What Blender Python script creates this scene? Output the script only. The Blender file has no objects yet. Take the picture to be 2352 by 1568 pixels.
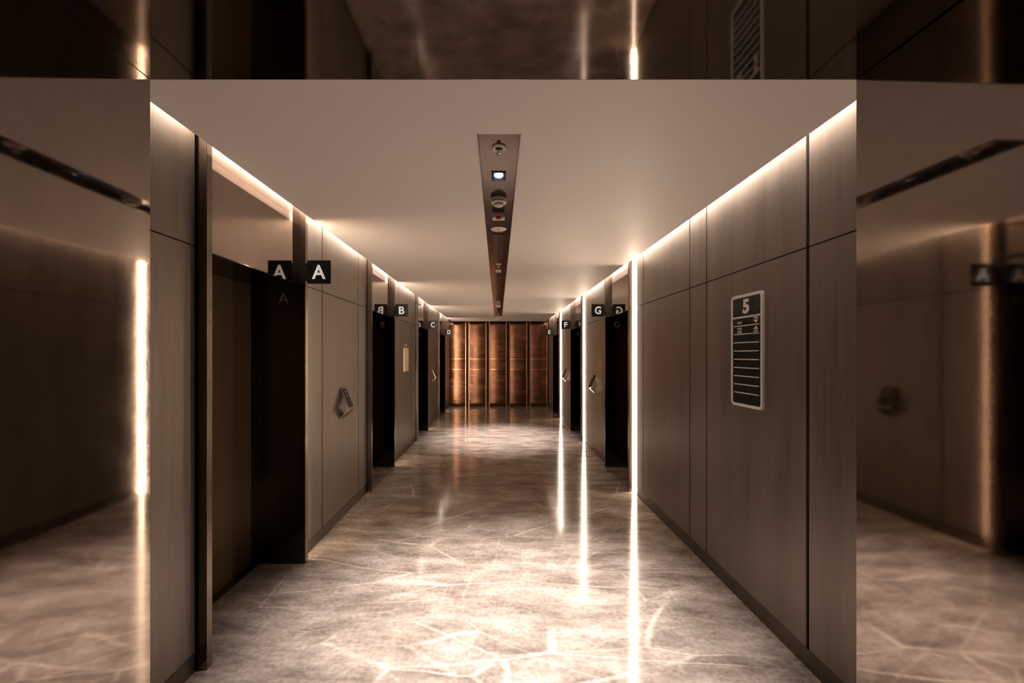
import bpy, bmesh, math, random
from mathutils import Vector, Matrix
random.seed(4)
SC = bpy.context.scene
COL = SC.collection

# ------------------------------------------------------------------ camera, world, exposure
F = 900.0
cd = bpy.data.cameras.new('camera'); cam = bpy.data.objects.new('camera', cd); COL.objects.link(cam)
cd.sensor_width = 36.0; cd.lens = F / 2352 * 36.0
cd.shift_x = 32 / 2352; cd.shift_y = 31 / 2352
cd.clip_start = 0.02
cam.location = (0, 0, 1.6); cam.rotation_euler = (math.radians(90), 0, 0)
SC.camera = cam
w = bpy.data.worlds.new('world'); SC.world = w; w.use_nodes = True
w.node_tree.nodes['Background'].inputs[0].default_value = (0.9, 0.8, 0.7, 1)
w.node_tree.nodes['Background'].inputs[1].default_value = 0.0
SC.view_settings.view_transform = 'Standard'
SC.view_settings.look = 'None'
SC.view_settings.gamma = 1.0
SC.view_settings.use_curve_mapping = False
SC.view_settings.exposure = 0.88

WARM = (1.0, 0.77, 0.57)
SOFT = (1.0, 0.86, 0.75)
COVE_E = 14.0
LED_E = 29.0
GLOW_W = 730.0       # watts of each downlight

# ------------------------------------------------------------------ dimensions (metres)
XL, XR = -1.53, 1.58          # face of the wall cladding
CL, CR = -1.443, 1.48         # edges of the hanging ceiling
ZC = 2.65                     # ceiling height
ZT = 2.80                     # top of the light slots
YP = 1.393                    # face of the portal
YE = 12.2                     # end wall
ZH = 2.14                     # door head
YB = -1.5                     # back of the portal passage
ZS = 2.578                    # portal soffit

# ------------------------------------------------------------------ helpers
def tag(o, label=None, cat=None, group=None, kind=None):
    if label: o['label'] = label
    if cat: o['category'] = cat
    if group: o['group'] = group
    if kind: o['kind'] = kind
    return o

def empty(name, loc, label=None, cat=None, group=None, kind=None):
    o = bpy.data.objects.new(name, None); COL.objects.link(o)
    o.location = loc; o.empty_display_size = 0.05
    return tag(o, label, cat, group, kind)

def box(bm, x0, x1, y0, y1, z0, z1, mi=0, bevel=0.0):
    x0, x1 = min(x0, x1), max(x0, x1); y0, y1 = min(y0, y1), max(y0, y1)
    vs = [bm.verts.new(p) for p in ((x0,y0,z0),(x1,y0,z0),(x1,y1,z0),(x0,y1,z0),
                                    (x0,y0,z1),(x1,y0,z1),(x1,y1,z1),(x0,y1,z1))]
    fs = [bm.faces.new([vs[i] for i in f]) for f in
          ((0,3,2,1),(4,5,6,7),(0,1,5,4),(1,2,6,5),(2,3,7,6),(3,0,4,7))]
    for f in fs: f.material_index = mi
    if bevel:
        es = list({e for f in fs for e in f.edges})
        r = bmesh.ops.bevel(bm, geom=es, offset=bevel, segments=2, affect='EDGES', clamp_overlap=True)
        for f in r['faces']: f.material_index = mi
    return vs

def prism(bm, pts, axis, a, b, mi=0):
    """pts 2-D outline, extruded along axis from a to b."""
    def P(p, t):
        return {'x': (t, p[0], p[1]), 'y': (p[0], t, p[1]), 'z': (p[0], p[1], t)}[axis]
    va = [bm.verts.new(P(p, a)) for p in pts]; vb = [bm.verts.new(P(p, b)) for p in pts]
    n = len(pts)
    fs = [bm.faces.new(va), bm.faces.new(list(reversed(vb)))]
    for i in range(n):
        fs.append(bm.faces.new((va[i], vb[i], vb[(i+1) % n], va[(i+1) % n])))
    for f in fs: f.material_index = mi

def lathe(bm, prof, c, seg=32, mi=0):
    """prof [(r,z)] about a vertical axis through c."""
    rings = []
    for r, z in prof:
        if r < 1e-6: rings.append([bm.verts.new((c[0], c[1], c[2]+z))])
        else: rings.append([bm.verts.new((c[0]+r*math.cos(2*math.pi*k/seg), c[1]+r*math.sin(2*math.pi*k/seg), c[2]+z)) for k in range(seg)])
    for a, b in zip(rings, rings[1:]):
        for k in range(seg):
            k2 = (k+1) % seg
            if len(a) == 1 and len(b) == 1: continue
            if len(a) == 1: f = bm.faces.new((a[0], b[k], b[k2]))
            elif len(b) == 1: f = bm.faces.new((a[k], a[k2], b[0]))
            else: f = bm.faces.new((a[k], a[k2], b[k2], b[k]))
            f.material_index = mi; f.smooth = True

def obj(name, bm, mats, parent=None, org=None):
    bmesh.ops.recalc_face_normals(bm, faces=bm.faces)
    if org is None: org = parent.location if parent is not None else (0, 0, 0)
    org = Vector(org)
    bmesh.ops.translate(bm, verts=bm.verts, vec=-org)
    me = bpy.data.meshes.new(name); bm.to_mesh(me); bm.free()
    if not isinstance(mats, (list, tuple)): mats = [mats]
    for m in mats: me.materials.append(m)
    o = bpy.data.objects.new(name, me); COL.objects.link(o)
    if parent is not None:
        o.parent = parent
        root = parent
        base = Vector((0,0,0))
        while root is not None: base += root.location; root = root.parent
        o.location = org - base
    else:
        o.location = org
    return o

def bm_(): return bmesh.new()

def text_mesh(name, s, size, depth, mat, parent, loc, rot, bold=0.0, fit=None, hollow=False):
    cu = bpy.data.curves.new('t', 'FONT'); cu.body = s; cu.size = size; cu.extrude = depth/2
    cu.offset = bold; cu.align_x = 'CENTER'; cu.align_y = 'CENTER'; cu.resolution_u = 5
    t = bpy.data.objects.new('t', cu); COL.objects.link(t)
    dg = bpy.context.evaluated_depsgraph_get(); dg.update()
    me = bpy.data.meshes.new_from_object(t.evaluated_get(dg)); me.name = name
    bpy.data.objects.remove(t); bpy.data.curves.remove(cu)
    xs = [v.co.x for v in me.vertices]; ys = [v.co.y for v in me.vertices]
    cx, cy = (min(xs)+max(xs))/2, (min(ys)+max(ys))/2
    sx = sy = 1
    if fit: sx = fit[0]/(max(xs)-min(xs)) if fit[0] else 1; sy = fit[1]/(max(ys)-min(ys)); sx = sx if fit[0] else sy
    for v in me.vertices: v.co.x = (v.co.x-cx)*sx; v.co.y = (v.co.y-cy)*sy
    me.materials.clear(); me.materials.append(mat)
    o = bpy.data.objects.new(name, me); COL.objects.link(o)
    o.parent = parent; o.location = Vector(loc) - parent.location; o.rotation_euler = rot
    return o

# ------------------------------------------------------------------ materials
def new_mat(name):
    m = bpy.data.materials.new(name); m.use_nodes = True
    nt = m.node_tree; b = nt.nodes['Principled BSDF']
    return m, nt, b

def N(nt, t, **kw):
    n = nt.nodes.new(t)
    for k, v in kw.items(): setattr(n, k, v)
    return n

def simple(name, col, rough=0.5, metal=0.0, spec=0.5):
    m, nt, b = new_mat(name)
    b.inputs['Base Color'].default_value = (*col, 1)
    b.inputs['Roughness'].default_value = rough
    b.inputs['Metallic'].default_value = metal
    b.inputs['Specular IOR Level'].default_value = spec
    tc = N(nt, 'ShaderNodeTexCoord'); ns = N(nt, 'ShaderNodeTexNoise'); ns.inputs['Scale'].default_value = 9
    nt.links.new(tc.outputs['Object'], ns.inputs['Vector'])
    mr = N(nt, 'ShaderNodeMapRange'); mr.inputs[3].default_value = max(0, rough-0.03); mr.inputs[4].default_value = rough+0.03
    nt.links.new(ns.outputs['Fac'], mr.inputs[0]); nt.links.new(mr.outputs[0], b.inputs['Roughness'])
    return m

def emit(name, col, strength):
    m, nt, b = new_mat(name)
    b.inputs['Base Color'].default_value = (0.8, 0.8, 0.8, 1)
    b.inputs['Emission Color'].default_value = (*col, 1)
    b.inputs['Emission Strength'].default_value = strength
    return m

def brushed(name, c0, c1, r0, r1, metal=1.0, stretch=0.06, scale=26.0, bump=0.02, coat=0.0):
    """metal sheet with fine vertical grain"""
    m, nt, b = new_mat(name)
    g = N(nt, 'ShaderNodeNewGeometry')
    mp = N(nt, 'ShaderNodeMapping'); mp.inputs['Scale'].default_value = (1, 1, stretch)
    nt.links.new(g.outputs['Position'], mp.inputs['Vector'])
    n1 = N(nt, 'ShaderNodeTexNoise'); n1.inputs['Scale'].default_value = scale; n1.inputs['Detail'].default_value = 8; n1.inputs['Roughness'].default_value = 0.62
    n2 = N(nt, 'ShaderNodeTexNoise'); n2.inputs['Scale'].default_value = scale*0.22; n2.inputs['Detail'].default_value = 3
    nt.links.new(mp.outputs[0], n1.inputs['Vector']); nt.links.new(mp.outputs[0], n2.inputs['Vector'])
    mx = N(nt, 'ShaderNodeMath', operation='ADD'); nt.links.new(n1.outputs['Fac'], mx.inputs[0]); nt.links.new(n2.outputs['Fac'], mx.inputs[1])
    mr = N(nt, 'ShaderNodeMapRange'); mr.inputs[1].default_value = 0.75; mr.inputs[2].default_value = 1.25
    nt.links.new(mx.outputs[0], mr.inputs[0])
    mc = N(nt, 'ShaderNodeMix', data_type='RGBA')
    mc.inputs['A'].default_value = (*c0, 1); mc.inputs['B'].default_value = (*c1, 1)
    nt.links.new(mr.outputs[0], mc.inputs['Factor']); nt.links.new(mc.outputs['Result'], b.inputs['Base Color'])
    rr = N(nt, 'ShaderNodeMapRange'); rr.inputs[3].default_value = r0; rr.inputs[4].default_value = r1
    nt.links.new(mr.outputs[0], rr.inputs[0]); nt.links.new(rr.outputs[0], b.inputs['Roughness'])
    b.inputs['Metallic'].default_value = metal
    if bump:
        bp = N(nt, 'ShaderNodeBump'); bp.inputs['Strength'].default_value = bump; bp.inputs['Distance'].default_value = 0.01
        nt.links.new(n1.outputs['Fac'], bp.inputs['Height']); nt.links.new(bp.outputs[0], b.inputs['Normal'])
    return m

M = {}
M['panel'] = brushed('bronze_cladding', (0.180, 0.145, 0.117), (0.245, 0.200, 0.165), 0.34, 0.44, metal=0.5)
M['base'] = brushed('bronze_base', (0.10, 0.075, 0.055), (0.15, 0.115, 0.085), 0.25, 0.4, metal=0.8, stretch=1.0, scale=6)
M['mirror'] = brushed('mirror_bronze', (0.40, 0.33, 0.29), (0.44, 0.36, 0.32), 0.04, 0.055, stretch=1.0, scale=60, bump=0.002)
M['portal'] = brushed('portal_mirror_bronze', (0.28, 0.235, 0.205), (0.315, 0.262, 0.228), 0.040, 0.055, stretch=1.0, scale=60, bump=0.002)
M['fin'] = brushed('dark_bronze_frame', (0.22, 0.18, 0.15), (0.27, 0.22, 0.185), 0.18, 0.26)
M['black'] = brushed('black_mirror_steel', (0.085, 0.083, 0.055), (0.10, 0.095, 0.062), 0.07, 0.11, stretch=1.0, scale=30, bump=0.004)
M['leaf'] = brushed('door_leaf_steel', (0.22, 0.14, 0.08), (0.26, 0.165, 0.095), 0.16, 0.22, metal=0.55, bump=0.01)
M['groove'] = simple('groove_black', (0.01, 0.009, 0.008), 0.7)
M['glowback'] = simple('slot_lining', (0.45, 0.34, 0.25), 0.45, 0.5)
M['plenum'] = simple('plenum_white', (0.75, 0.70, 0.64), 0.8)
M['chan'] = brushed('channel_bronze', (0.16, 0.125, 0.11), (0.20, 0.155, 0.135), 0.14, 0.18, metal=0.9, stretch=1.0, scale=5, bump=0.0)
M['signblack'] = simple('sign_black', (0.006, 0.007, 0.006), 0.28)
M['white'] = simple('sign_white', (0.82, 0.79, 0.76), 0.45)
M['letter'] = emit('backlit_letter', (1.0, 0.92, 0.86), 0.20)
M['plastic'] = simple('white_plastic', (0.78, 0.70, 0.62), 0.4)
M['grey'] = simple('grey_plastic', (0.35, 0.33, 0.31), 0.4)
M['dark'] = simple('dark_metal', (0.018, 0.014, 0.012), 0.5, 0.0, 0.2)
M['chrome'] = simple('chrome', (0.75, 0.68, 0.6), 0.15, 1.0)
M['red'] = simple('red_plastic', (0.7, 0.03, 0.01), 0.35)
M['paper'] = simple('beige_paper', (0.78, 0.60, 0.42), 0.6)
M['led'] = emit('led_strip', WARM, LED_E)
M['cove'] = emit('cove_led', SOFT, COVE_E)
M['lamp'] = emit('lamp_lens', (0.85, 0.92, 1.0), 14.0)
M['button'] = emit('button_glow', (1.0, 0.75, 0.45), 1.6)

# painted ceiling
m, nt, b = new_mat('ceiling_paint'); M['ceil'] = m
b.inputs['Base Color'].default_value = (0.93, 0.87, 0.82, 1); b.inputs['Roughness'].default_value = 0.55
ns = N(nt, 'ShaderNodeTexNoise'); ns.inputs['Scale'].default_value = 220
bp = N(nt, 'ShaderNodeBump'); bp.inputs['Strength'].default_value = 0.02
nt.links.new(ns.outputs['Fac'], bp.inputs['Height']); nt.links.new(bp.outputs[0], b.inputs['Normal'])

# copper
m, nt, b = new_mat('hammered_copper'); M['copper'] = m
b.inputs['Metallic'].default_value = 1.0
g = N(nt, 'ShaderNodeNewGeometry')
mp = N(nt, 'ShaderNodeMapping'); mp.inputs['Scale'].default_value = (0.5, 0.5, 2.0)
nt.links.new(g.outputs['Position'], mp.inputs['Vector'])
n1 = N(nt, 'ShaderNodeTexNoise'); n1.inputs['Scale'].default_value = 3.5; n1.inputs['Detail'].default_value = 2
n2 = N(nt, 'ShaderNodeTexNoise'); n2.inputs['Scale'].default_value = 7; n2.inputs['Detail'].default_value = 1
nt.links.new(mp.outputs[0], n1.inputs['Vector']); nt.links.new(mp.outputs[0], n2.inputs['Vector'])
cr = N(nt, 'ShaderNodeValToRGB'); cr.color_ramp.elements[0].position = 0.3; cr.color_ramp.elements[1].position = 0.7
cr.color_ramp.elements[0].color = (0.17, 0.080, 0.046, 1); cr.color_ramp.elements[1].color = (0.27, 0.135, 0.082, 1)
nt.links.new(n1.outputs['Fac'], cr.inputs[0]); nt.links.new(cr.outputs[0], b.inputs['Base Color'])
mr = N(nt, 'ShaderNodeMapRange'); mr.inputs[3].default_value = 0.20; mr.inputs[4].default_value = 0.32
nt.links.new(n1.outputs['Fac'], mr.inputs[0]); nt.links.new(mr.outputs[0], b.inputs['Roughness'])
bp = N(nt, 'ShaderNodeBump'); bp.inputs['Strength'].default_value = 0.05; bp.inputs['Distance'].default_value = 0.03
nt.links.new(n2.outputs['Fac'], bp.inputs['Height']); nt.links.new(bp.outputs[0], b.inputs['Normal'])
M['copperedge'] = simple('copper_edge', (0.62, 0.33, 0.19), 0.25, 1.0)

# polished grey-brown marble
m, nt, b = new_mat('polished_marble'); M['marble'] = m
g = N(nt, 'ShaderNodeNewGeometry')
warp = N(nt, 'ShaderNodeTexNoise'); warp.inputs['Scale'].default_value = 0.9; warp.inputs['Detail'].default_value = 7; warp.inputs['Roughness'].default_value = 0.45
nt.links.new(g.outputs['Position'], warp.inputs['Vector'])
sub = N(nt, 'ShaderNodeVectorMath', operation='SUBTRACT'); sub.inputs[1].default_value = (0.5, 0.5, 0.5)
nt.links.new(warp.outputs['Color'], sub.inputs[0])
scl = N(nt, 'ShaderNodeVectorMath', operation='SCALE'); scl.inputs['Scale'].default_value = 0.20
nt.links.new(sub.outputs[0], scl.inputs[0])
addv = N(nt, 'ShaderNodeVectorMath', operation='ADD')
nt.links.new(g.outputs['Position'], addv.inputs[0]); nt.links.new(scl.outputs[0], addv.inputs[1])
cloud = N(nt, 'ShaderNodeTexNoise'); cloud.inputs['Scale'].default_value = 3.2; cloud.inputs['Detail'].default_value = 10; cloud.inputs['Roughness'].default_value = 0.68
cmap = N(nt, 'ShaderNodeMapping'); cmap.inputs['Rotation'].default_value = (0, 0, 0.5); cmap.inputs['Scale'].default_value = (0.7, 1.9, 1)
nt.links.new(addv.outputs[0], cmap.inputs['Vector']); nt.links.new(cmap.outputs[0], cloud.inputs['Vector'])
ramp = N(nt, 'ShaderNodeValToRGB')
e = ramp.color_ramp.elements; e[0].position = 0.34; e[0].color = (0.125, 0.098, 0.08, 1); e[1].position = 0.68; e[1].color = (0.38, 0.325, 0.28, 1)
k = e.new(0.5); k.color = (0.235, 0.193, 0.162, 1)
nt.links.new(cloud.outputs['Fac'], ramp.inputs[0])
def veins(rot, sc, width, seedoff, strength, prev):
    mp = N(nt, 'ShaderNodeMapping'); mp.inputs['Rotation'].default_value = (0, 0, rot)
    mp.inputs['Scale'].default_value = sc; mp.inputs['Location'].default_value = (seedoff, seedoff*0.7, 0)
    nt.links.new(addv.outputs[0], mp.inputs['Vector'])
    vo = N(nt, 'ShaderNodeTexVoronoi', feature='DISTANCE_TO_EDGE'); vo.inputs['Scale'].default_value = 1.0
    nt.links.new(mp.outputs[0], vo.inputs['Vector'])
    mr = N(nt, 'ShaderNodeMapRange'); mr.inputs[1].default_value = 0.0; mr.inputs[2].default_value = width
    mr.inputs[3].default_value = 1.0; mr.inputs[4].default_value = 0.0
    nt.links.new(vo.outputs['Distance'], mr.inputs[0])
    brk = N(nt, 'ShaderNodeTexNoise'); brk.inputs['Scale'].default_value = 1.3; brk.inputs['Detail'].default_value = 3
    nt.links.new(mp.outputs[0], brk.inputs['Vector'])
    br = N(nt, 'ShaderNodeMapRange'); br.inputs[1].default_value = 0.42; br.inputs[2].default_value = 0.62
    nt.links.new(brk.outputs['Fac'], br.inputs[0])
    mu = N(nt, 'ShaderNodeMath', operation='MULTIPLY'); nt.links.new(mr.outputs[0], mu.inputs[0]); nt.links.new(br.outputs[0], mu.inputs[1])
    mu2 = N(nt, 'ShaderNodeMath', operation='MULTIPLY'); mu2.inputs[1].default_value = strength; nt.links.new(mu.outputs[0], mu2.inputs[0])
    mx = N(nt, 'ShaderNodeMix', data_type='RGBA'); mx.inputs['B'].default_value = (0.72, 0.62, 0.53, 1)
    nt.links.new(mu2.outputs[0], mx.inputs['Factor']); nt.links.new(prev, mx.inputs['A'])
    return mx.outputs['Result']
c = veins(0.45, (0.5, 1.5, 1), 0.010, 3.1, 0.5, ramp.outputs[0])
c = veins(-0.75, (0.5, 1.9, 1), 0.009, 7.7, 0.42, c)
c = veins(1.2, (0.9, 2.6, 1), 0.014, 12.3, 0.28, c)
c = veins(-0.3, (1.8, 5.0, 1), 0.02, 31.0, 0.12, c)
spk = N(nt, 'ShaderNodeTexNoise'); spk.inputs['Scale'].default_value = 38; spk.inputs['Detail'].default_value = 4
nt.links.new(g.outputs['Position'], spk.inputs['Vector'])
sm = N(nt, 'ShaderNodeMapRange'); sm.inputs[1].default_value = 0.3; sm.inputs[2].default_value = 0.7; sm.inputs[3].default_value = 0.80; sm.inputs[4].default_value = 1.20
nt.links.new(spk.outputs['Fac'], sm.inputs[0])
vm = N(nt, 'ShaderNodeVectorMath', operation='SCALE'); nt.links.new(c, vm.inputs[0]); nt.links.new(sm.outputs[0], vm.inputs['Scale'])
nt.links.new(vm.outputs[0], b.inputs['Base Color'])
b.inputs['Roughness'].default_value = 0.11; b.inputs['IOR'].default_value = 1.6
M['floor'] = M['marble']

# ------------------------------------------------------------------ large structure
b_ = bm_(); box(b_, -2.1, 2.1, YB-0.1, YE+0.25, -0.1, 0.0)
tag(obj('floor', b_, M['floor']), 'polished grey-brown marble floor with pale veins running down the lift lobby', 'floor', kind='structure')

CHX0, CHX1, CHY0, CHY1 = -0.10, 0.108, 1.864, 11.1
b_ = bm_()
box(b_, CL, CHX0, YP+0.10, YE, ZC, ZC+0.05, bevel=0.002)
box(b_, CHX1, CR, YP+0.10, YE, ZC, ZC+0.05, bevel=0.002)
box(b_, CHX0, CHX1, YP+0.10, CHY0, ZC, ZC+0.05)
box(b_, CHX0, CHX1, CHY1, YE, ZC, ZC+0.05)
box(b_, -1.9, 1.9, YP, YE+0.1, ZT, ZT+0.05, mi=1)
box(b_, CL, CL+0.02, YP+0.10, YE, ZC+0.05, ZT, mi=1); box(b_, CR-0.02, CR, YP+0.10, YE, ZC+0.05, ZT, mi=1)
tag(obj('ceiling', b_, [M['ceil'], M['plenum']]), 'smooth warm beige painted ceiling with light slots along both edges', 'ceiling', kind='structure')

# --- doors first: list of (side, near y, letter)
LEFT = [(2.03, 'A'), (4.62, 'B'), (7.30, 'C'), (9.97, 'D')]
RIGHT = [(4.62, 'G'), (7.28, 'F'), (9.93, 'E')]
OPEN = 0.98; FIN = 0.04

def wall(name, side, spans, label, doors):
    """side -1 / +1; spans = list of (y0, y1, [seams], groove_low, groove_high)"""
    X = XL if side < 0 else XR
    s = side
    root = empty(name, (X + s*0.02, YP, 0), label, 'wall', kind='structure')
    # core
    b_ = bm_()
    for y0, y1, *_ in spans:
        box(b_, X+s*0.03, X+s*0.16, y0, y1, 0, ZT)
    obj('wall_core', b_, M['groove'], root)
    for y0, y1, seams, g0, g1 in spans:
        ys = [y0+g0] + seams + [y1-g1]
        gap = lambda v: 0.009 if v == 2.0 else (0.0055 if v in seams else 0.001)
        for a, c_ in zip(ys, ys[1:]):
            b_ = bm_()
            box(b_, X, X+s*0.025, a+gap(a), c_-gap(c_), 0.10, 2.147, bevel=0.0015)
            box(b_, X, X+s*0.025, a+gap(a), c_-gap(c_), 2.153, ZT, bevel=0.0015)
            obj('wall_panel', b_, M['panel'], root)
    b_ = bm_()
    for y0, y1, seams, g0, g1 in spans:
        box(b_, X+s*0.002, X+s*0.03, y0+g0, y1-g1, 0.0, 0.097)
    base = obj('baseboard_left' if side < 0 else 'baseboard_right', b_, M['base'], None, (X, YP, 0))
    tag(base, 'low dark bronze baseboard along the foot of the %s wall' % ('left' if side < 0 else 'right'), 'baseboard', kind='structure')
    return root

SPL = [(YP, 1.99, [], 0.0, 0.012), (3.05, 4.58, [3.41, 4.29], 0.07, 0.015), (5.64, 7.26, [6.02, 6.96], 0.07, 0.015),
       (8.32, 9.93, [8.70, 9.62], 0.07, 0.015), (10.99, YE, [11.4], 0.07, 0.0)]
wall('wall_left', -1, SPL, 'left lobby wall clad in brushed bronze panels between four dark lift doors', LEFT)
SPR = [(YP, 4.56, [2.0, 2.97, 3.23, 4.26], 0.0, 0.10), (5.66, 7.22, [5.90, 6.88], 0.015, 0.10),
       (8.32, 9.87, [8.56, 9.54], 0.015, 0.10), (10.97, YE, [11.6], 0.015, 0.0)]
wall('wall_right', 1, SPR, 'right lobby wall clad in brushed bronze panels beside three dark lift doors', RIGHT)

# end wall core and the portal wall around the camera
b_ = bm_(); box(b_, -2.0, 2.0, YE+0.10, YE+0.2, 0, ZT)
tag(obj('wall_end', b_, M['groove'], None, (0, YE+0.15, 0)), 'dark wall at the far end, seen between the copper panels', 'wall', kind='structure')
PXL, PXR = -1.235, 1.272
tl = math.tan(math.radians(0.55)) * (YP-YB); tr = math.tan(math.radians(1.15)) * (YP-YB)
def portal_jamb(name, xf, xb, xo, label):
    b_ = bm_()
    prism(b_, [(xf, YP), (xo, YP), (xo, YB), (xb, YB)], 'z', 0.0, ZT+0.05)
    bmesh.ops.bevel(b_, geom=[e_ for e_ in b_.edges], offset=0.002, segments=2, affect='EDGES')
    tag(obj(name, b_, M['portal'], None, (xf, YP, 0)), label, 'wall panel', kind='structure')
portal_jamb('trim_1', PXL, PXL+tl, -2.0, 'mirror-polished bronze side of the portal at the left edge of the picture')
portal_jamb('trim_2', PXR, PXR+tr, 2.0, 'mirror-polished bronze side of the portal at the right edge of the picture')
b_ = bm_(); box(b_, PXL+0.001, PXR-0.001, YB, YP, ZS, ZT+0.05, bevel=0.002)
tag(obj('trim_3', b_, M['portal'], None, (0, YP, ZS)), 'dark polished bronze soffit across the top of the portal', 'soffit', kind='structure')
b_ = bm_(); box(b_, -2.0, 2.0, YB-0.1, YB, 0, ZT)
tag(obj('wall_back', b_, M['groove'], None, (0, YB, 0)), 'dark wall closing the passage behind the viewer', 'wall', kind='structure')

# ------------------------------------------------------------------ lift doors
WHERE = {'A': 'nearest on the left wall', 'B': 'second on the left wall', 'C': 'third on the left wall', 'D': 'farthest on the left wall',
         'G': 'nearest on the right wall', 'F': 'middle one on the right wall', 'E': 'farthest on the right wall'}
def lift_door(n, side, y, letter):
    X = XL if side < 0 else XR; s = side
    XD = X + s*0.36                       # plane of the leaves
    TIP = X - s*0.05                      # tip of the projecting fins
    root = empty('door_%d' % n, (X, y+OPEN/2, 0), 'dark polished lift door %s, %s' % (letter, WHERE[letter]), 'lift door', kind='structure')
    y1 = y + OPEN
    for k, (a, c_) in enumerate(((y-FIN, y), (y1, y1+FIN))):
        b_ = bm_(); box(b_, TIP, X+s*0.155, a, c_, 0.0, ZT, bevel=0.0015)
        obj('door_fin', b_, M['fin'], root)
    # reveals
    b_ = bm_(); box(b_, TIP+s*0.001, X+s*0.27, y1-0.006, y1-0.0005, 0, ZH)
    box(b_, X+s*0.27, XD, y1-0.012, y1+0.04, 0, ZH); obj('door_jamb', b_, M['black'], root)
    b_ = bm_(); box(b_, X+s*0.001, X+s*0.27, y+0.0005, y+0.006, 0, ZH)
    box(b_, X+s*0.27, XD, y-0.04, y+0.012, 0, ZH); obj('door_jamb', b_, M['black'], root)
    b_ = bm_(); box(b_, X+s*0.004, XD+s*0.05, y+0.007, y1-0.007, ZH, ZH+0.03); obj('door_head', b_, M['black'], root)
    # transom mirror above
    b_ = bm_(); box(b_, X, X+s*0.03, y+0.001, y1-0.001, ZH+0.004, ZT, bevel=0.0015)
    obj('transom_panel', b_, M['mirror'], root)
    # leaves
    mid = y + 0.55 if side < 0 else y + 0.5
    for a, c_, d in ((y-0.03, mid-0.002, 0.0), (mid+0.002, y1+0.03, 0.0)):
        b_ = bm_(); box(b_, XD+s*d, XD+s*(d+0.03), a, c_, 0.0035, ZH-0.001, bevel=0.001)
        obj('door_leaf', b_, M['leaf'], root)
    b_ = bm_(); box(b_, XD+s*0.032, XD+s*0.06, y-0.04, y1+0.04, 0, ZT); obj('shaft_back', b_, M['groove'], root)
    b_ = bm_(); box(b_, X+s*0.30, XD+s*0.03, y, y1, 0.0, 0.003); obj('door_sill', b_, M['fin'], root)
    # small letter low on the far reveal
    text_mesh('jamb_letter', letter, 0.1, 0.002, M['grey'], root, (X+s*0.115, y1-0.0068, 2.035), (math.pi/2, 0, 0), fit=(0, 0.075), bold=-0.002)
    return root
n = 0
for y, L in LEFT: n += 1; lift_door(n, -1, y, L)
for y, L in RIGHT: n += 1; lift_door(n, 1, y, L)

# ------------------------------------------------------------------ lights
def downlight(y, label):
    r = empty('downlight', (0.004, y, ZC+0.03), label, 'light', 'square downlights in the ceiling channel')
    z = ZC+0.03
    hx, hy = 0.043, 0.058
    b_ = bm_()
    for x0, x1, y0, y1 in ((-hx, -hx+0.006, -hy, hy), (hx-0.006, hx, -hy, hy), (-hx, hx, -hy, -hy+0.006), (-hx, hx, hy-0.006, hy)):
        box(b_, 0.004+x0, 0.004+x1, y+y0, y+y1, z-0.004, z+0.004)
    obj('trim_frame', b_, M['dark'], r)
    b_ = bm_()
    for x0, x1, y0, y1 in ((-hx, -hx+0.004, -hy, hy), (hx-0.004, hx, -hy, hy), (-hx, hx, -hy, -hy+0.004), (-hx, hx, hy-0.004, hy)):
        box(b_, 0.004+x0, 0.004+x1, y+y0, y+y1, z+0.004, z+0.06)
    box(b_, 0.004-hx, 0.004+hx, y-hy, y+hy, z+0.06, z+0.064)
    obj('housing', b_, M['chrome_dark'], r)
    b_ = bm_(); lathe(b_, [(0.0, -0.004), (0.020, -0.003), (0.026, 0.0), (0.028, 0.006), (0.0, 0.006)], (0.004, y, z+0.05)); obj('lamp_lens', b_, M['lamp'], r)
    ld = bpy.data.lights.new('downlight_beam', 'SPOT'); ld.energy = GLOW_W; ld.color = (1.0, 0.90, 0.86)
    ld.spot_size = math.radians(67); ld.spot_blend = 1.0; ld.shadow_soft_size = 0.02
    lo = bpy.data.objects.new('downlight_beam', ld); COL.objects.link(lo); lo.parent = r; lo.location = (0, 0, 0.035)
    return r
M['chrome_dark'] = simple('dark_reflector', (0.10, 0.10, 0.12), 0.15, 1.0)

# vertical strips beside the lift doors
LS = {'A': 'thin vertical light strip tucked behind the far frame of lift A, nearest on the left',
      'B': 'thin vertical light strip tucked behind the far frame of lift B',
      'C': 'thin vertical light strip tucked behind the far frame of lift C',
      'D': 'thin vertical light strip behind lift D, washing the copper end wall',
      'G': 'brightest floor-to-ceiling light strip, on the near frame of lift G',
      'F': 'floor-to-ceiling light strip on the near frame of lift F',
      'E': 'floor-to-ceiling light strip on the near frame of lift E'}
def strip(side, yf, letter):
    X = XL if side < 0 else XR; s = side
    r = empty('light_strip', (X, yf, 0.0), LS[letter], 'light', 'vertical light strips beside the lift doors')
    if side < 0:      # lamp on the far side of the fin, shining down the lobby
        b_ = bm_(); box(b_, X-s*0.022, X+s*0.012, yf, yf+0.006, 0.10, ZT-0.01); obj('diffuser', b_, M['led'], r)
        b_ = bm_(); box(b_, X+s*0.012, X+s*0.016, yf+0.0, yf+0.068, 0.0, ZT-0.01); obj('slot_lining', b_, M['glowback'], r)
    else:
        b_ = bm_(); box(b_, X-s*0.012, X+s*0.0175, yf-0.006, yf, 0.004, ZT-0.01); obj('diffuser', b_, M['led'], r)
        b_ = bm_(); box(b_, X+s*0.018, X+s*0.022, yf-0.098, yf-0.006, 0.0, ZT-0.01); obj('slot_lining', b_, M['base'], r)
for y, L in LEFT: strip(-1, y+OPEN+FIN, L)
for y, L in RIGHT: strip(1, y-FIN, L)

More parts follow.
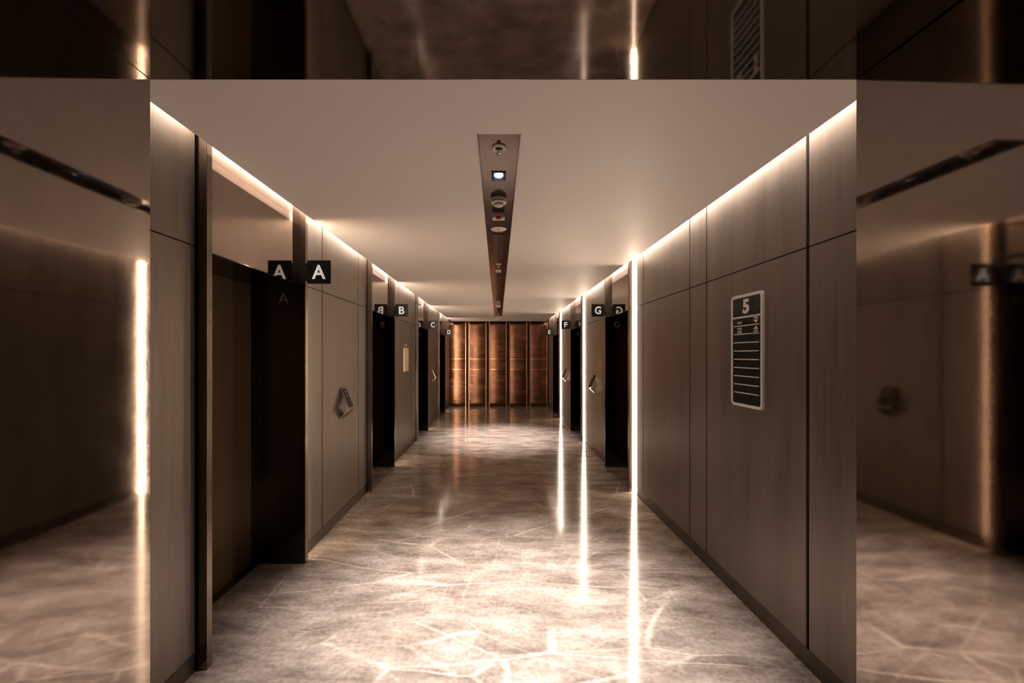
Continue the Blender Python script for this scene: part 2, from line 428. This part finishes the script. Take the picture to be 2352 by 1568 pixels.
# continuous cove strips behind the ceiling edges
for s, x, nm in ((-1, CL, 'left'), (1, CR, 'right')):
    r = empty('cove_light', (x, YP+0.1, ZC), 'long concealed light strip in the slot between ceiling and %s wall' % nm, 'light')
    b_ = bm_(); box(b_, x+s*0.006, x+s*0.030, YP+0.12, YE-0.02, ZT-0.018, ZT-0.006); obj('led_tape', b_, M['cove'], r)

# ------------------------------------------------------------------ ceiling channel and what it holds
b_ = bm_()
box(b_, CHX0, CHX1, CHY0, CHY1, ZC+0.03+0.066, ZC+0.03+0.07)
ZP = ZC+0.03
DL = [2.365, 7.65]
ys = [CHY0]
for d in DL: ys += [d-0.058, d+0.058]
ys.append(CHY1)
for a, c_ in zip(ys[0::2], ys[1::2]):
    box(b_, CHX0, CHX1, a, c_, ZP, ZP+0.006)
for d in DL:
    box(b_, CHX0, 0.004-0.043, d-0.058, d+0.058, ZP, ZP+0.006); box(b_, 0.004+0.043, CHX1, d-0.058, d+0.058, ZP, ZP+0.006)
# thin lipped edge
box(b_, CHX0, CHX0+0.003, CHY0, CHY1, ZC-0.001, ZP); box(b_, CHX1-0.003, CHX1, CHY0, CHY1, ZC-0.001, ZP)
tag(obj('trim_4', b_, M['chan'], None, (0.004, CHY0, ZC)), 'narrow dark bronze channel down the middle of the ceiling', 'ceiling channel', kind='structure')
downlight(DL[0], 'square recessed downlight nearest the viewer, shining white in the ceiling channel')
downlight(DL[1], 'small far downlight in the ceiling channel above the second floor pool of light')

def at(y): return (0.004, y, ZP)
def sprinkler(y, rad, label, z=None, grp='sprinklers in the ceiling channel'):
    z = ZP if z is None else z
    r = empty('sprinkler', (0.004, y, z), label, 'sprinkler', grp)
    b_ = bm_(); lathe(b_, [(rad, 0.0), (rad, -0.004), (rad*0.8, -0.010), (rad*0.58, -0.009), (rad*0.52, 0.0)], (0.004, y, z)); obj('ring', b_, M['plastic'], r)
    b_ = bm_(); lathe(b_, [(0.0, 0), (rad*0.5, 0.0), (rad*0.5, -0.003), (0.0, -0.003)], (0.004, y, z)); obj('cup', b_, M['dark'], r)
    b_ = bm_()
    for sx in (-1, 1): box(b_, 0.004+sx*0.008-0.0015, 0.004+sx*0.008+0.0015, y-0.002, y+0.002, z-0.028, z-0.002)
    box(b_, 0.004-0.0095, 0.004+0.0095, y-0.002, y+0.002, z-0.030, z-0.027); obj('yoke', b_, M['chrome'], r)
    b_ = bm_(); lathe(b_, [(0, -0.030), (0.012, -0.030), (0.012, -0.0325), (0.0, -0.034)], (0.004, y, z), 16); obj('deflector', b_, M['chrome'], r)
def detector(y, rad, label):
    r = empty('smoke_detector', at(y), label, 'smoke detector', 'smoke detectors in the ceiling channel')
    b_ = bm_(); lathe(b_, [(0, 0), (rad, 0.0), (rad, -0.016), (rad*0.97, -0.02), (0, -0.02)], at(y)); obj('base', b_, M['plastic'], r)
    b_ = bm_(); lathe(b_, [(rad*0.8, -0.02), (rad*0.95, -0.024), (rad*0.93, -0.034), (rad*0.62, -0.040), (rad*0.5, -0.040)], at(y)); obj('cover', b_, M['plastic'], r)
    b_ = bm_(); lathe(b_, [(rad*0.5, -0.020), (rad*0.5, -0.044)], at(y)); obj('vent', b_, M['grey'], r)
    b_ = bm_(); lathe(b_, [(rad*0.52, -0.044), (rad*0.60, -0.046), (rad*0.55, -0.054), (0, -0.056)], at(y)); obj('cap', b_, M['plastic'], r)
sprinkler(2.04, 0.038, 'nearest sprinkler with a white ring at the near end of the channel')
detector(2.70, 0.056, 'round white smoke detector between the near downlight and the red-tipped sensor')
# sensor with a red window
r = empty('alarm_sensor', at(2.99), 'small white ceiling box with a red window in the ceiling channel', 'sensor')
b_ = bm_(); box(b_, 0.004-0.044, 0.004+0.044, 2.95, 3.03, ZP-0.012, ZP, bevel=0.002); obj('base', b_, M['grey'], r)
b_ = bm_(); prism(b_, [(2.952, ZP-0.012), (2.952, ZP-0.045), (2.960, ZP-0.052), (3.000, ZP-0.052), (3.028, ZP-0.03), (3.028, ZP-0.012)], 'x', 0.004-0.047, 0.004+0.047)
bmesh.ops.bevel(b_, geom=list(b_.edges), offset=0.004, segments=3, affect='EDGES'); obj('body', b_, M['plastic'], r)
b_ = bm_(); box(b_, 0.004-0.019, 0.004+0.019, 2.9495, 2.975, ZP-0.0535, ZP-0.036, bevel=0.002); obj('red_window', b_, M['red'], r)
# round speaker cover
r = empty('ceiling_speaker', at(3.35), 'flat round white disc speaker in the ceiling channel', 'speaker')
b_ = bm_(); lathe(b_, [(0, 0), (0.066, 0), (0.069, -0.004), (0.066, -0.008), (0.0, -0.009)], at(3.35), 48); obj('cover_disc', b_, M['plastic'], r)
b_ = bm_(); lathe(b_, [(0.0, -0.008), (0.010, -0.0095), (0.008, -0.012), (0, -0.0125)], at(3.35), 20); obj('center_cap', b_, M['grey'], r)
# linear air slots
def air_slot(y0, y1, wd, label):
    r = empty('air_slot', at((y0+y1)/2), label, 'air vent', 'linear air slots in the ceiling channel')
    b_ = bm_()
    box(b_, 0.004-wd/2, 0.004-0.009, y0, y1, ZP-0.004, ZP); box(b_, 0.004+0.009, 0.004+wd/2, y0, y1, ZP-0.004, ZP)
    box(b_, 0.004-0.009, 0.004+0.009, y0, y0+0.03, ZP-0.004, ZP); box(b_, 0.004-0.009, 0.004+0.009, y1-0.03, y1, ZP-0.004, ZP)
    obj('frame', b_, M['fin'], r)
    b_ = bm_(); box(b_, 0.004-0.009, 0.004+0.009, y0+0.03, y1-0.03, ZP-0.0015, ZP); obj('opening', b_, M['groove'], r)
air_slot(3.50, 4.58, 0.09, 'longest framed air slot, right behind the round ceiling disc')
sprinkler(4.66, 0.032, 'second sprinkler, just past the longest air slot')
r = empty('motion_sensor', at(4.98), 'small pale rectangular sensor between two air slots', 'sensor')
b_ = bm_(); box(b_, 0.004-0.036, 0.004+0.036, 4.93, 5.03, ZP-0.024, ZP, bevel=0.005); obj('body', b_, M['plastic'], r)
b_ = bm_(); lathe(b_, [(0.0, -0.024), (0.014, -0.024), (0.010, -0.031), (0, -0.033)], at(4.98), 20); obj('sensor_eye', b_, M['grey'], r)
air_slot(5.31, 6.15, 0.05, 'second air slot, past the pale rectangular sensor')
air_slot(6.35, 7.36, 0.05, 'third air slot, just before the far downlight')
sprinkler(7.95, 0.032, 'third sprinkler, just past the far downlight')
detector(8.45, 0.062, 'far smoke detector between the third and last air slots')
air_slot(9.08, 9.80, 0.05, 'last air slot, near the far end of the channel')
sprinkler(10.45, 0.036, 'last sprinkler at the far end of the channel')
r = empty('ceiling_speaker', (-0.02, 11.5, ZC), 'small round ceiling fitting hanging just past the end of the channel', 'ceiling fitting')
b_ = bm_(); lathe(b_, [(0, 0), (0.06, 0), (0.06, -0.02), (0.045, -0.035), (0, -0.04)], (-0.02, 11.5, ZC)); obj('body', b_, M['plastic'], r)

# ------------------------------------------------------------------ letter signs
SIGNS = {'A': 'large black square sign with white letter A, nearest on the left', 'B': 'black square sign with white letter B, second on the left',
         'C': 'small black square sign with white letter C, third on the left', 'D': 'tiny black square sign with white letter D by the copper wall',
         'G': 'black square sign with white letter G, nearest on the right', 'F': 'small black square sign with white letter F on the right',
         'E': 'tiny black square sign with white letter E by the copper wall'}
def letter_sign(side, y, L):
    X = XL if side < 0 else XR; s = side
    x0 = X - s*0.062; x1 = x0 - s*0.18; xc = (x0+x1)/2; zc = 2.238
    r = empty('letter_sign', (xc, y, zc), SIGNS[L], 'sign', 'letter signs over the lift doors')
    b_ = bm_(); box(b_, x0, x1, y-0.006, y+0.008, zc-0.09, zc+0.09, bevel=0.0025); obj('sign_plate', b_, M['signblack'], r)
    b_ = bm_(); box(b_, x0, X-s*0.048, y-0.001, y+0.005, zc-0.07, zc+0.07); obj('mounting_flange', b_, M['dark'], r)
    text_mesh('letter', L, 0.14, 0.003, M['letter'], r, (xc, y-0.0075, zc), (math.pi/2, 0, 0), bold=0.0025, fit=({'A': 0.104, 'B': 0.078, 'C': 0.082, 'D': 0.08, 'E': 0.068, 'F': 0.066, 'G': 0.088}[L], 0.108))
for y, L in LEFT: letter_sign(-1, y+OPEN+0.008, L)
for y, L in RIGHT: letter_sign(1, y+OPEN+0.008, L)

# ------------------------------------------------------------------ floor directory on the right wall
def rrect(cy, cz, wd, ht, rad, seg=6):
    pts = []
    for sy, sz, a0 in ((1, 1, 0), (-1, 1, 90), (-1, -1, 180), (1, -1, 270)):
        for k in range(seg+1):
            a = math.radians(a0 + 90*k/seg)
            pts.append((cy + sy*(wd/2-rad) + rad*math.cos(a), cz + sz*(ht/2-rad) + rad*math.sin(a)))
    return pts
DY, DZ, DW, DH = 2.474, 1.628, 0.312, 0.716
r = empty('directory_sign', (XR, DY, DZ), 'tall black floor directory board with white frame and number 5 on the right wall', 'sign')
b_ = bm_(); prism(b_, rrect(DY, DZ, DW-0.01, DH-0.01, 0.026), 'x', XR, XR-0.014); obj('board', b_, M['signblack'], r)
b_ = bm_()
po, pi_ = rrect(DY, DZ, DW, DH, 0.03), rrect(DY, DZ, DW-0.036, DH-0.036, 0.014)
n_ = len(po)
vo = [[b_.verts.new((x, p[0], p[1])) for p in pts] for x, pts in ((XR-0.0005, po), (XR-0.016, po), (XR-0.016, pi_), (XR-0.0135, pi_))]
for a, c_ in zip(vo, vo[1:]):
    for k in range(n_): b_.faces.new((a[k], a[(k+1) % n_], c_[(k+1) % n_], c_[k]))
obj('frame', b_, M['white'], r)
b_ = bm_(); zt = DZ+DH/2
box(b_, XR-0.018, XR-0.013, DY-DW/2+0.015, DY+DW/2-0.015, zt-0.150, zt-0.139); obj('divider', b_, M['white'], r)
RW = -math.pi/2
text_mesh('floor_number', '5', 0.1, 0.003, M['white'], r, (XR-0.0155, DY, zt-0.078), (math.pi/2, 0, RW), bold=0.004, fit=(0.062, 0.092))
for k in range(9):
    b_ = bm_(); z = zt - 0.199 - k*0.0537
    box(b_, XR-0.0165, XR-0.0135, DY-DW/2+0.032, DY+DW/2-0.032, z-0.003, z+0.003); obj('row_line', b_, M['white'], r)
def glyphs(zc, seed):
    rnd = random.Random(seed); b_ = bm_(); h = 0.016
    for k in range(3):
        yc = DY + 0.082 - k*0.017     # reads left to right when faced
        for d in (-0.0045, 0.0035): box(b_, XR-0.016, XR-0.0135, yc+d-0.0016, yc+d+0.0016, zc-h/2, zc+h/2)
        zz = zc + rnd.choice((-1, 0, 1))*h*0.35
        box(b_, XR-0.016, XR-0.0135, yc-0.0045, yc+0.0035, zz-0.0014, zz+0.0014)
    obj('row_text', b_, M['white'], r)
glyphs(zt-0.178, 1); glyphs(zt-0.216, 2); glyphs(zt-0.238, 3)
def arrow(zc, up):
    b_ = bm_(); yc = DY-0.092; u = 1 if up else -1
    prism(b_, [(yc-0.022, zc-u*0.002), (yc+0.022, zc-u*0.002), (yc-0.006, zc+u*0.018)], 'x', XR-0.016, XR-0.0135)
    prism(b_, [(yc-0.020, zc-u*0.018), (yc+0.016, zc-u*0.018), (yc+0.016, zc-u*0.012), (yc-0.020, zc-u*0.006)], 'x', XR-0.016, XR-0.0135)
    obj('arrow', b_, M['white'], r)
arrow(zt-0.172, False); arrow(zt-0.226, True)

# ------------------------------------------------------------------ call stations: folded metal brackets
def call_station(side, y, label):
    X = XL if side < 0 else XR; s = side
    P = lambda d, z: (X - s*d, z)
    r = empty('call_station', (X, y, 1.13), label, 'lift call button', 'folded call button brackets between the lifts')
    t = 0.010
    z0, z1, z2, D = 1.275, 1.072, 0.985, 0.092
    b_ = bm_(); prism(b_, [P(0, z0), P(0.012, z0+0.004), P(D, z1+0.002), P(D-0.010, z1), P(0.0, z0-0.022)], 'y', y, y+0.13)
    bmesh.ops.bevel(b_, geom=list(b_.edges), offset=0.0012, segments=2, affect='EDGES'); obj('face_plate', b_, M['fin'], r)
    b_ = bm_(); prism(b_, [P(D, z1+0.0015), P(D-0.010, z1+0.001), P(0.0, z2+0.012), P(0.0, z2), P(0.006, z2-0.003), P(D+0.001, z1-0.010)], 'y', y, y+0.13)
    bmesh.ops.bevel(b_, geom=list(b_.edges), offset=0.0012, segments=2, affect='EDGES'); obj('lower_plate', b_, M['base'], r)
    # dark inset with two round buttons on the sloping face
    nrm = Vector(((-s)*(z0-z1), 0, D)).normalized()
    def on_face(f, h, yy):
        p = Vector((X - s*(0.012+(D-0.012)*f), yy, z0+0.004+(z1-z0-0.002)*f)); return p + nrm*h
    b_ = bm_()
    q = [on_face(0.05, 0.0, y+0.012), on_face(0.05, 0.0, y+0.118), on_face(0.93, 0.0, y+0.118), on_face(0.93, 0.0, y+0.012)]
    lo = [b_.verts.new(p) for p in q]; hi = [b_.verts.new(p + nrm*0.002) for p in q]
    b_.faces.new(lo); b_.faces.new(hi)
    for k in range(4): b_.faces.new((lo[k], lo[(k+1) % 4], hi[(k+1) % 4], hi[k]))
    obj('button_plate', b_, M['dark'], r)
    for f in (0.22, 0.42):
        b_ = bm_(); lathe(b_, [(0, 0.006), (0.013, 0.006), (0.016, 0.004), (0.016, 0.0), (0, 0)], (0, 0, 0), 20)
        rot = Vector((0, 0, 1)).rotation_difference(nrm).to_matrix().to_4x4()
        bmesh.ops.transform(b_, matrix=Matrix.Translation(on_face(f, 0.002, y+0.065)) @ rot, verts=b_.verts)
        obj('button', b_, M['fin'], r)
    if side > 0:
        b_ = bm_(); lathe(b_, [(0, 0.005), (0.008, 0.004), (0.010, 0.0), (0, 0)], (0, 0, 0), 20)
        bmesh.ops.transform(b_, matrix=Matrix.Translation((X-s*(D-0.006), y-0.0005, z1-0.001)) @ Matrix.Rotation(math.pi/2, 4, 'X'), verts=b_.verts)
        obj('indicator_lamp', b_, M['button'], r)
call_station(-1, 3.79, 'largest folded triangular call button bracket on the left wall past lift A')
call_station(-1, 9.06, 'small folded triangular call button bracket on the left wall past lift C')
call_station(1, 6.34, 'folded triangular call button bracket on the right wall past lift G')
call_station(1, 9.0, 'small folded triangular call button bracket on the right wall past lift F')

# notice on the left wall past lift B
r = empty('notice', (XL, 6.5, 1.53), 'narrow beige notice plate on the left wall past lift B', 'notice')
b_ = bm_(); box(b_, XL, XL+0.012, 6.35, 6.65, 1.33, 1.72, bevel=0.004); obj('notice_board', b_, M['paper'], r)
b_ = bm_(); box(b_, XL, XL+0.008, 6.46, 6.54, 1.745, 1.775, bevel=0.002); obj('clip', b_, M['plastic'], r)

# ------------------------------------------------------------------ copper panels on the end wall
CP = ['far left, brightly lit', 'second from the left', 'middle one of five', 'second from the right', 'far right, beside lift E']
X0, PW, PITCH = -1.55, 0.545, 0.6365
for i in range(5):
    xc = X0 + PW/2 + i*PITCH
    r = empty('copper_panel', (xc, YE+0.09, 0), 'tall bowed copper panel on the end wall, ' + CP[i], 'wall panel', 'copper panels on the end wall')
    b_ = bm_(); S = 18; H = 30; D = 0.022
    z0, z1 = 0.02, ZC-0.035
    rows = []
    for j in range(H+1):
        z = z0+(z1-z0)*j/H
        rows.append([b_.verts.new((xc+(u/S-0.5)*(PW-0.03), YE+0.06-D*(1-(2*u/S-1)**2), z)) for u in range(S+1)])
    for j in range(H):
        for u in range(S):
            f = b_.faces.new((rows[j][u], rows[j][u+1], rows[j+1][u+1], rows[j+1][u])); f.smooth = True
    sheet_front = list(b_.verts)
    back = [[b_.verts.new((xc+(-0.5 if k == 0 else 0.5)*(PW-0.03), YE+0.09, z)) for z in (z0, z1)] for k in (0, 1)]
    b_.faces.new((rows[0][0], back[0][0], back[1][0], *[v for v in reversed(rows[0])][:-1]))
    b_.faces.new((rows[H][0], *rows[H][1:], back[1][1], back[0][1]))
    obj('copper_sheet', b_, M['copper'], r)
    for sx in (-1, 1):
        b_ = bm_(); xe = xc+sx*(PW/2-0.0075); box(b_, xe-0.012, xe+0.012, YE+0.03, YE+0.095, 0.0, ZC-0.03, bevel=0.003); obj('edge_trim', b_, M['copperedge'], r)
    for zb in (1.15, 1.478):
        b_ = bm_()
        pts = [(xc+(u/S-0.5)*(PW-0.032), YE+0.057-D*(1-(2*u/S-1)**2)) for u in range(S+1)]
        pts = pts + [(p[0], p[1]+0.006) for p in reversed(pts)]
        prism(b_, pts, 'z', zb-0.011, zb+0.011); obj('band', b_, M['copperedge'], r)
